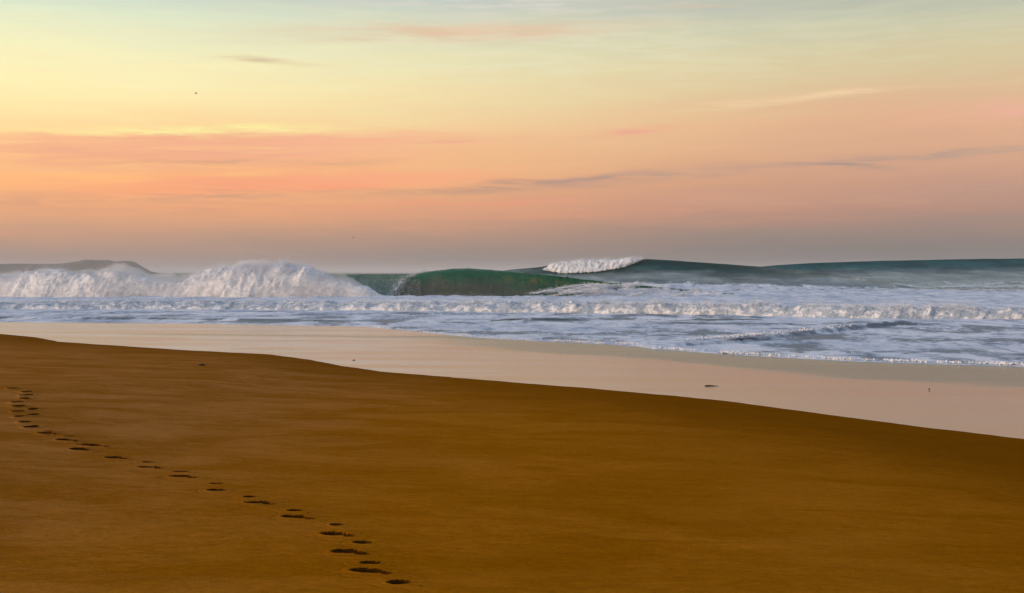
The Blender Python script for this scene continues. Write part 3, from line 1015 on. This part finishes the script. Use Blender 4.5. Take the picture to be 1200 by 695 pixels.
# froth trailing up the shoulder on the right of the barrel
paths = [((640, 348), (690, 338), (745, 333.5)), ((655, 344), (680, 336), (712, 332.5))]
pr = random.Random(5)
for _ in range(9):                 # torn, crossing strands of froth left on the shoulder
    x_ = pr.uniform(655, 800)
    y_ = pr.uniform(333.5, 345.5) + 0.012 * (x_ - 720)
    l_ = pr.uniform(20, 75)
    r_ = pr.uniform(-0.12, 0.30) * l_
    paths.append(((x_ - l_ / 2, y_ + r_ / 2), (x_ + pr.uniform(-15, 15), y_ + pr.uniform(-4.5, 3.5)), (x_ + l_ / 2, max(331.5, y_ - r_ / 2))))
Vs, Fs, off = [], [], 0
for i, pth in enumerate(paths):
    tt = np.linspace(0, 1, 120)
    px = (1 - tt) ** 2 * pth[0][0] + 2 * tt * (1 - tt) * pth[1][0] + tt ** 2 * pth[2][0]
    py = (1 - tt) ** 2 * pth[0][1] + 2 * tt * (1 - tt) * pth[1][1] + tt ** 2 * pth[2][1]
    px = px + 5 * fbm(tt * 6, 0 * tt, i * 3.0, 3)
    py = py + 1.2 * fbm(tt * 5, 0 * tt, i * 3.0 + 9, 3)
    dd = DB - 4.6 + 3.0 * tt - 0.05 * i
    Pc = np.stack([at_d(px, dd), dd, z_at(py, dd)], -1)
    rr = (0.16 if i < 2 else 0.09) * np.sin(math.pi * np.clip(tt * 0.9 + 0.08, 0, 1)) * (0.7 + 0.6 * fbm(tt * 9, 0 * tt, i + 0.5, 2)) + 0.05
    an = np.linspace(0, 2 * math.pi, 13)[:-1]
    G = Pc[:, None, :] + np.stack([0 * an[None] * rr[:, None], np.cos(an)[None] * rr[:, None] * 1.6, np.sin(an)[None] * rr[:, None]], -1)
    dn = 0.5 * billow(G[..., 0] * 1.4, G[..., 1] * 1.4, G[..., 2] * 1.4, 4)
    G = Pc[:, None, :] + (G - Pc[:, None, :]) * (1 + 0.9 * dn[..., None])
    Vs.append(G.reshape(-1, 3))
    Fs.append(grid_faces(120, 12, True) + off)
    off += 120 * 12
Pt = np.concatenate(Vs)
nT = 16000
Qt = Pt[rng.integers(0, len(Pt), nT)] + rng.normal(0, 1, (nT, 3)) * np.array((0.40, 0.25, 0.13))
Vd, Fd = droplets(Qt, 0.010 + 0.040 * rng.random(nT) ** 2)
put('trail_spray', Vd, Fd, M_foam, wave, base, smooth=False)
put('foam_trail', np.concatenate(Vs), np.concatenate(Fs), M_foam, wave, base)

# ------------------------------------------------------------------ WAVES 2 and 3: the swells behind
def swell(name, label, D, crest, x0, x1, foot, back, tint_top, tint_low, step=0.3, foam_low=0.25):
    hx_ = np.array([at_d(p[0], D) for p in crest])
    hz_ = np.array([z_at(p[1], D) for p in crest])
    xs_ = np.arange(at_d(x0, D), at_d(x1, D), step)
    H_ = np.interp(xs_, hx_, hz_)
    kern = np.ones(15) / 15
    H_ = np.convolve(np.pad(H_, 7, mode='edge'), kern, 'valid')
    H_ = np.clip(H_, -0.1, None)
    base_ = (float(np.mean(xs_)), D, 0.0)
    wv = empty(name, base_)
    tag(wv, label, 'wave', 'waves breaking off the beach')
    nf, nb = 60, 36
    t1 = np.linspace(0, 1, nf)
    Yq = list(-foot * (1 - t1) ** 1.8)
    Zq = list(t1 ** 1.9)
    t2 = np.linspace(0, 1, nb + 1)[1:]
    Yq += list(back * t2 ** 1.1)
    Zq += list(1 - ss(0, 1, t2 ** 0.85))
    Yq, Zq = np.array(Yq), np.array(Zq)
    Xg = np.repeat(xs_[:, None], nf + nb, 1)
    mz = 2.5 * fbm(xs_ * 0.03, 0 * xs_, D * 0.1, 2)
    Yg = D + mz[:, None] + Yq[None] * (0.4 + 0.6 * H_[:, None] / 6.0)
    Zg = -0.3 + (H_[:, None] + 0.3) * Zq[None]
    tx = fbm(Xg * 0.16, Yg * 0.35, Zg * 0.8, 5)
    Zg = Zg + 0.16 * tx * (Zq * (1.25 - Zq) * 2.2)[None]
    Yg = Yg + 0.18 * fbm(Xg * 0.4, Zg * 0.7, 2.0, 4)
    zt = Zq[None] + 0 * Xg
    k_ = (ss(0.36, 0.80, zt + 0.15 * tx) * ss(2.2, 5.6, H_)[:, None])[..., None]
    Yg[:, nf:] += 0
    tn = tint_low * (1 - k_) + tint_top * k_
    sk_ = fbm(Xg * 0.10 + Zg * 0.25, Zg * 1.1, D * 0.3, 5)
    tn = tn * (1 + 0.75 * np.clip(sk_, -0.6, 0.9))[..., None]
    Zg = Zg + 0.10 * sk_ * np.sin(np.pi * np.clip(Zq, 0, 1))[None]
    fo_ = foam_low * (1 - ss(0.04, 0.48, zt + 0.14 * tx)) + 0.25 * (1 - ss(1.5, 4.5, H_))[:, None] + 0.10 + 0.16 * tx
    fo_[:, nf:] = 0.08
    put('wave_face', np.stack([Xg, Yg, Zg], -1).reshape(-1, 3), grid_faces(len(xs_), nf + nb), M_water, wv, base_,
        {'foam': np.clip(fo_, 0, 1).ravel(), 'tint': tn.reshape(-1, 3)})
    return wv, base_, xs_, H_, mz


D2 = 225.0
C2 = [(480, 323), (560, 320), (590, 317), (615, 314.5), (640, 312), (665, 308), (700, 305.5), (735, 304), (755, 303.2), (800, 306), (850, 309.5), (900, 313), (950, 318), (1000, 325), (1050, 333), (1080, 338)]
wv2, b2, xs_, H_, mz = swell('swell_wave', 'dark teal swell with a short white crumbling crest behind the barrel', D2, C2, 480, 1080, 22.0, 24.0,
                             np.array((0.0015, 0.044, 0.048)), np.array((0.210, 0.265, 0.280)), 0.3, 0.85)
# its crumbling crest
xc = np.arange(at_d(636, D2), at_d(752, D2), 0.14)
pc = xc / D2 * F + 600
ztop = np.interp(xc, [at_d(p, D2) for p in (636, 646, 660, 690, 720, 740, 752)], [z_at(v, D2) for v in (315.5, 308.5, 306, 304.5, 303.6, 302.8, 303.6)])
zbot = np.interp(xc, [at_d(p, D2) for p in (636, 650, 665, 700, 730, 752)], [z_at(v, D2) for v in (316.5, 319.5, 320.8, 318.8, 314, 304.5)])
zm, rz = (ztop + zbot) / 2, np.clip((ztop - zbot) / 2, 0.05, None)
an = np.linspace(0, 2 * math.pi, 49)[:-1]
mzc = np.interp(xc, xs_, mz)
Hc_ = np.interp(xc, xs_, H_)
Xg = np.repeat(xc[:, None], 48, 1)
lean_ = -0.75                       # the froth slides down the face
Zo = np.sin(an)[None] * rz[:, None] * 0.92
Yo = np.cos(an)[None] * (0.55 + 0.25 * rz[:, None])
tz = np.clip((zm[:, None] + Zo) / Hc_[:, None], 0.02, 1.0)
yface = -22.0 * (1 - tz ** (1 / 1.9)) ** 1.8 * (0.4 + 0.6 * Hc_[:, None] / 6.0)
Yg = D2 + mzc[:, None] + yface + Yo - 0.25
Zg = zm[:, None] + Zo
dn = billow(Xg * 0.75, Yg * 0.75, Zg * 0.75, 5, 0.55)
dn = 0.45 * dn + 0.75 * (0.5 - np.abs(perlin(Xg * 1.1 - Zg * 0.5, Yg * 0.6, Zg * 0.45)) * 2.0) + 0.4 * (0.5 - np.abs(perlin(Xg * 2.6 - Zg * 0.9, Yg * 1.3, Zg * 0.9 + 4)) * 2.0) + 0.5 * fbm(Xg * 0.35, Yg * 0.3, Zg * 0.3, 2)
G = np.stack([Xg, Yg + np.cos(an)[None] * dn * 0.45, Zg + np.sin(an)[None] * dn * 0.30], -1)
fcst = put('foam_crest', G.reshape(-1, 3), grid_faces(len(xc), 48, True), M_foam, wv2, b2)
fcst['label'] = 'white crumbling crest'
Vd, Fd = spray_over(G, 40000, 0.32, 0.22, 0.010, 0.055, zmin=3.0, power=1.5, seed=6.0, drift=(0.1, 0.4))
put('spray', Vd, Fd, M_foam, wv2, b2, smooth=False)

D3 = 272.0
C3 = [(780, 322), (850, 316), (900, 311.5), (940, 308.8), (1000, 306.6), (1060, 305.2), (1120, 303.8), (1200, 303), (1280, 304), (1400, 309), (1500, 318), (1560, 330)]
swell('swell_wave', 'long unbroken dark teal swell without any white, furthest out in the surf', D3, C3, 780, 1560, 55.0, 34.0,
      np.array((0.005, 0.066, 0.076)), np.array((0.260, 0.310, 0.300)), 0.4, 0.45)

# ------------------------------------------------------------------ ROLLER: the low line of white water across the whole view
TPX = [(-400, 351), (-200, 350.5), (0, 351), (200, 350), (400, 350.5), (600, 350.5), (800, 353), (900, 355.5), (1000, 355.5), (1100, 357), (1200, 358), (1500, 359)]
BPX = [(-400, 363), (0, 363.5), (300, 363.5), (600, 366.5), (800, 369), (1000, 373), (1200, 374.5), (1500, 376)]
npx = np.linspace(-400, 1500, 2400)
bot = np.interp(npx, [p[0] for p in BPX], [p[1] for p in BPX])
top = np.interp(npx, [p[0] for p in TPX], [p[1] for p in TPX])
dfront = d_at(bot, 0.12)
xr = at_d(npx, dfront)
hr = CZ + (HY - top) / F * (dfront + 2.0)
hr = np.clip(hr, 0.4, None) * (0.86 + 0.22 * fbm(xr * 0.35, 0 * xr, 2.0, 3)) - 0.06
r_left = 1 - ss(560, 760, npx)
depr = 1.9 + 2.2 * r_left
hr = hr * (1 - 0.10 * r_left)
br = (at_d(600, 97.0), 97.0, 0.0)
roller = empty('breaking_wave', br)
tag(roller, 'low line of churning white water running the full width of the surf nearest the beach', 'wave', 'waves breaking off the beach')
Vr, Fr = froth_ridge(xr, dfront + depr * 0.8 + 0.5 * fbm(xr * 0.2, 0 * xr, 7.0, 3), hr, depr, 64, 0.50 * (1 - 0.25 * r_left) * (0.75 + 0.9 * np.clip(fbm(xr * 0.25, 0 * xr, 12.0, 3) + 0.2, 0, 1)), 0.80, 0.15, 11.0, -0.2, 6, 0.6, 0.4)
put('white_water', Vr.reshape(-1, 3), Fr, M_churn, roller, br)
Vd, Fd = spray_over(Vr, 60000, 0.24, 0.10, 0.010, 0.045, zmin=0.35, power=1.2, seed=3.0)
put('spray', Vd, Fd, M_foam, roller, br, smooth=False)

# ------------------------------------------------------------------ froth edge of the swash
fx, fy, fr = [], [], []
xe = np.arange(-12, 40, 0.035)
ye = water_y(xe) + 0.35 + 0.18 * fbm(xe * 0.5, 0 * xe, 1.1, 3)
n_ = 22000
idx = rng.integers(0, len(xe), n_)
dens = np.clip(0.30 + 1.8 * fbm(xe * 0.9, 0 * xe, 5.1, 4), 0.02, 1) * (0.35 + 0.65 * ss(-8, 10, xe))
keep = rng.random(n_) < dens[idx]
idx = idx[keep]
n_ = len(idx)
back = rng.exponential(0.35, n_)
P = np.stack([xe[idx] + rng.normal(0, 0.05, n_), ye[idx] + back, 0.055 + 0.05 * rng.random(n_) * np.exp(-back)], -1)
rad = (0.014 + 0.065 * rng.random(n_) ** 3) * np.exp(-back * 0.4) * (0.6 + 0.4 * ss(-5, 12, P[:, 0]))
Vd, Fd = droplets(P, rad)
o = link('surf_foam', mesh_from('surf_foam', Vd, Fd, M_foam, False))
tag(o, 'thin white beaded froth along the edge of the swash', 'foam', kind='stuff')
# white crest on the small wavelet
xe2 = np.linspace(WV[2, 0], WV[6, 0], 900)
ye2 = np.interp(xe2, WV[:, 0], WV[:, 1])
pxx = xe2 / ye2 * F + 600
dens = np.exp(-((pxx - 872) / 16) ** 2) * 1.0 + 0.02 + 0.06 * ss(0.1, 0.5, fbm(xe2 * 1.2, 0 * xe2, 2.0, 3))
n_ = 9000
idx = rng.integers(0, len(xe2), n_)
idx = idx[rng.random(n_) < dens[idx]]
n_ = len(idx)
P = np.stack([xe2[idx] + rng.normal(0, 0.05, n_), ye2[idx] + rng.normal(0.0, 0.25, n_), 0.36 + 0.06 * rng.random(n_)], -1)
Vd, Fd = droplets(P, 0.02 + 0.05 * rng.random(n_) ** 2)
o = link('crest_foam', mesh_from('crest_foam', Vd, Fd, M_foam, False))
tag(o, 'short white froth on the wavelet crossing the wash', 'foam', kind='stuff')

# ------------------------------------------------------------------ HEADLAND
DH = 2500.0
P1 = [(-700, 316), (-500, 312), (-300, 309), (-150, 308.5), (0, 309), (30, 308.6), (60, 309), (85, 308.2), (95, 306), (104, 304), (128, 304.4), (135, 306.3), (142, 306.2), (150, 305.2),
      (157, 306.3), (163, 309.5), (170, 314), (177, 318), (184, 319.6), (196, 320.2)]
pxh = np.linspace(-700, 196, 500)
ht = np.interp(pxh, [p[0] for p in P1], [p[1] for p in P1])
xh = at_d(pxh, DH)
Hh = CZ + (HY - ht) / F * DH
Hh = Hh + 0.5 * fbm(xh * 0.02, 0 * xh, 1.0, 3)
ts = np.linspace(0, 1, 40)
Yh = np.concatenate([-60 * (1 - ts[:20] / ts[19]) ** 0.8 - 40, np.linspace(-30, 700, 20)])
Zh = np.concatenate([(ts[:20] / ts[19]) ** 0.7 * 0.94, np.concatenate([np.linspace(0.96, 1.0, 4), np.linspace(1.0, 0.85, 16)])])
Zh[19:] = np.clip(Zh[19:], 0, 1)
Yg = DH + Yh[None] + 18 * fbm(xh[:, None] * 0.02, Yh[None] * 0.02, 1.0, 4)
Xg = (pxh[:, None] - 600.0 - np.clip(Yh, 0, None)[None] * 0.05) / F * Yg        # the far side narrows to the point
Zg = -2 + (Hh + 2)[:, None] * Zh[None] + 1.2 * fbm(Xg * 0.05, Yg * 0.05, 3.0, 4) * (Zh < 0.93)[None]
me = mesh_from('headland', np.stack([Xg, Yg, Zg], -1).reshape(-1, 3), grid_faces(500, 40), M_rock)
tag(link('headland', me), 'low hazy headland with cliffs on the horizon', 'headland', kind='structure')

# ------------------------------------------------------------------ BIRDS
def bird_body():
    prof = [(-0.20, 0.004), (-0.15, 0.022), (-0.06, 0.045), (0.03, 0.052), (0.11, 0.040), (0.15, 0.026), (0.185, 0.030), (0.215, 0.022), (0.235, 0.008), (0.265, 0.002)]
    V_, k_ = [], 10
    for yy, rr in prof:
        for a in np.linspace(0, 2 * math.pi, k_ + 1)[:-1]:
            V_.append((math.cos(a) * rr, yy, math.sin(a) * rr * 0.9 + (0.012 if yy > 0.15 else 0)))
    return np.array(V_), grid_faces(len(prof), k_, True)


def bird_wing(sgn, lift, droop):
    st = np.linspace(0, 1, 9)
    V_ = []
    for s_ in st:
        x_ = sgn * (0.03 + 0.46 * s_)
        z_ = 0.02 + lift * math.sin(s_ * 1.9) - droop * s_ ** 2
        c_ = 0.14 * (1 - 0.75 * s_ ** 1.6)
        sw_ = 0.05 * math.sin(s_ * 2.2) - 0.16 * s_ ** 2
        for f_, zz_ in ((0.5, 0), (0.2, 0.012), (-0.2, 0.010), (-0.5, 0), (-0.2, -0.006), (0.2, -0.006)):
            V_.append((x_, 0.05 + sw_ + c_ * f_, z_ + zz_ * (1 - 0.7 * s_)))
    return np.array(V_), grid_faces(9, 6, True)


def bird_tail():
    V_ = np.array([(-0.015, -0.14, 0.006), (0.015, -0.14, 0.006), (0.06, -0.30, 0.004), (-0.06, -0.30, 0.004), (-0.015, -0.14, -0.006), (0.015, -0.14, -0.006), (0.06, -0.30, -0.002), (-0.06, -0.30, -0.002)])
    F_ = np.array([(0, 1, 2, 3), (7, 6, 5, 4), (0, 4, 5, 1), (1, 5, 6, 2), (2, 6, 7, 3), (3, 7, 4, 0)])
    return V_, F_


def make_bird(px, py, d, rot, label, size, lift, droop):
    e = empty('bird', (at_d(px, d), d, z_at(py, d)))
    e.rotation_euler = rot
    e.scale = (size,) * 3
    tag(e, label, 'bird', 'birds flying over the surf')
    for nm, (V_, F_) in (('body', bird_body()), ('wing', bird_wing(1, lift, droop)), ('wing', bird_wing(-1, lift, droop)), ('tail', bird_tail())):
        link(nm, mesh_from(nm, V_, F_, M_bird), e)


make_bird(231, 110.5, 165.0, (R(20), R(28), R(-70)), 'dark bird flying high in the pale yellow sky', 0.95, 0.16, 0.10)
make_bird(414, 278.5, 190.0, (R(0), R(-4), R(80)), 'tiny dim bird gliding low over the white water', 0.85, 0.06, 0.08)

# ------------------------------------------------------------------ small things on the sand
def lump(name, px, py, zz, dims, mat, label, cat, seed, peak=0.0):
    d = d_at(py, zz)
    base_ = (at_d(px, d), d, zz)
    th = np.linspace(0, math.pi, 15)
    an_ = np.linspace(0, 2 * math.pi, 25)[:-1]
    D_ = np.stack([np.sin(th)[:, None] * np.cos(an_)[None], np.sin(th)[:, None] * np.sin(an_)[None], np.cos(th)[:, None] + 0 * an_[None]], -1)
    r_ = 1 + 0.35 * fbm(D_[..., 0] * 1.6 + seed, D_[..., 1] * 1.6, D_[..., 2] * 1.6, 3)
    P_ = D_ * r_[..., None] * np.array(dims)
    P_[..., 2] += dims[2] * 0.55
    pk = np.clip(P_[..., 2] / dims[2] - 0.7, 0, None)
    P_[..., 0] = P_[..., 0] * (1 - 0.30 * np.clip(pk, 0, 1) * (peak > 0)) + peak * pk * dims[0]
    P_[..., 2] += peak * pk * dims[2] * 0.8
    o_ = link(name, mesh_from(name, P_.reshape(-1, 3), grid_faces(15, 24, True), mat), loc=base_)
    tag(o_, label, cat)
    return o_


lump('stone', 414, 423.6, 0.09, (0.050, 0.045, 0.035), M_stone, 'small dark pointed stone alone on the wet sand near the beach edge', 'stone', 1.0, 0.5)
lump('pebble', 1090, 456.5, 0.10, (0.028, 0.024, 0.018), M_stone, 'tiny dark pebble on the wet sand beyond the driftwood stick', 'stone', 4.0)
x, y, z = sand_ray(236, 428.6)
o = lump('seaweed_clump', 236, 428.6, z, (0.10, 0.12, 0.035), M_weed, 'small dark scrap of weed on the dry brown sand', 'seaweed', 7.0)


def stick(px, py, zz):
    d = d_at(py, zz)
    base_ = (at_d(px, d), d, zz)

    def tube(P_, r_):
        P_ = np.array(P_)
        an_ = np.linspace(0, 2 * math.pi, 11)[:-1]
        G_ = P_[:, None] + np.stack([0 * an_[None] * r_[:, None], np.cos(an_)[None] * r_[:, None], np.sin(an_)[None] * r_[:, None]], -1)
        return G_.reshape(-1, 3), grid_faces(len(P_), 10, True)
    t_ = np.linspace(0, 1, 24)
    P_ = np.stack([-0.19 + 0.40 * t_, 0.05 * np.sin(t_ * 3), 0.016 + 0.010 * np.sin(t_ * 5) + 0.006 * t_], -1)
    V1, F1 = tube(P_, 0.019 * (1 - 0.75 * t_) + 0.003)
    t2_ = np.linspace(0, 1, 10)
    P2_ = np.stack([0.08 + 0.012 * t2_, 0.02 + 0.02 * t2_, 0.02 + 0.05 * t2_], -1)
    an_ = np.linspace(0, 2 * math.pi, 9)[:-1]
    r2 = 0.007 * (1 - 0.7 * t2_)
    G_ = P2_[:, None] + np.stack([np.cos(an_)[None] * r2[:, None], np.sin(an_)[None] * r2[:, None], 0 * an_[None] * r2[:, None]], -1)
    V_ = np.concatenate([V1, G_.reshape(-1, 3)])
    F_ = np.concatenate([F1, grid_faces(10, 8, True) + len(V1)])
    o_ = link('driftwood_stick', mesh_from('driftwood_stick', V_, F_, M_wood), loc=base_)
    tag(o_, 'thin brown stick of driftwood lying on the wet sand', 'driftwood')


stick(834, 453.3, 0.10)

# ------------------------------------------------------------------ AIR
hb = bpy.data.meshes.new('haze')
x0, x1, ya, yb, za, zb = -15000, 15000, -2500, 15000, -70, 37
hv = [(x0, ya, za), (x1, ya, za), (x1, yb, za), (x0, yb, za), (x0, ya, zb), (x1, ya, zb), (x1, yb, zb), (x0, yb, zb)]
hb.from_pydata(hv, [], [(0, 3, 2, 1), (4, 5, 6, 7), (0, 1, 5, 4), (1, 2, 6, 5), (2, 3, 7, 6), (3, 0, 4, 7)])
M_haze = bpy.data.materials.new('sea_air')
M_haze.use_nodes = True
nt = NT(M_haze.node_tree)
nt.n.clear()
out = nt.new('ShaderNodeOutputMaterial')
pv = nt.new('ShaderNodeVolumePrincipled')
pv.inputs['Color'].default_value = (0.90, 0.90, 0.92, 1)
pv.inputs['Density'].default_value = 0.00020
nt.l.new(pv.outputs[0], out.inputs['Volume'])
hb.materials.append(M_haze)
ho = link('haze', hb)
tag(ho, 'thin pale sea haze over the surf and headland', 'haze', kind='stuff')

# ------------------------------------------------------------------ CAMERA
cam = bpy.data.cameras.new('camera')
cam.sensor_width = 36.0
cam.lens = 36.0 * F / 1200.0
cam.clip_start = 0.1
cam.clip_end = 40000
co = bpy.data.objects.new('camera', cam)
COL.objects.link(co)
co.location = (0, 0, CZ)
co.rotation_euler = (R(90) - math.atan((347.5 - HY) / F), 0, 0)
sc.camera = co

sc.view_settings.view_transform = 'Standard'
sc.view_settings.look = 'None'
sc.view_settings.exposure = 0.0
sc.view_settings.gamma = 1.0
sc.render.engine = 'CYCLES'
sc.cycles.use_denoising = True
sc.cycles.max_bounces = 6
sc.cycles.volume_bounces = 1
sc.cycles.sample_clamp_indirect = 6.0
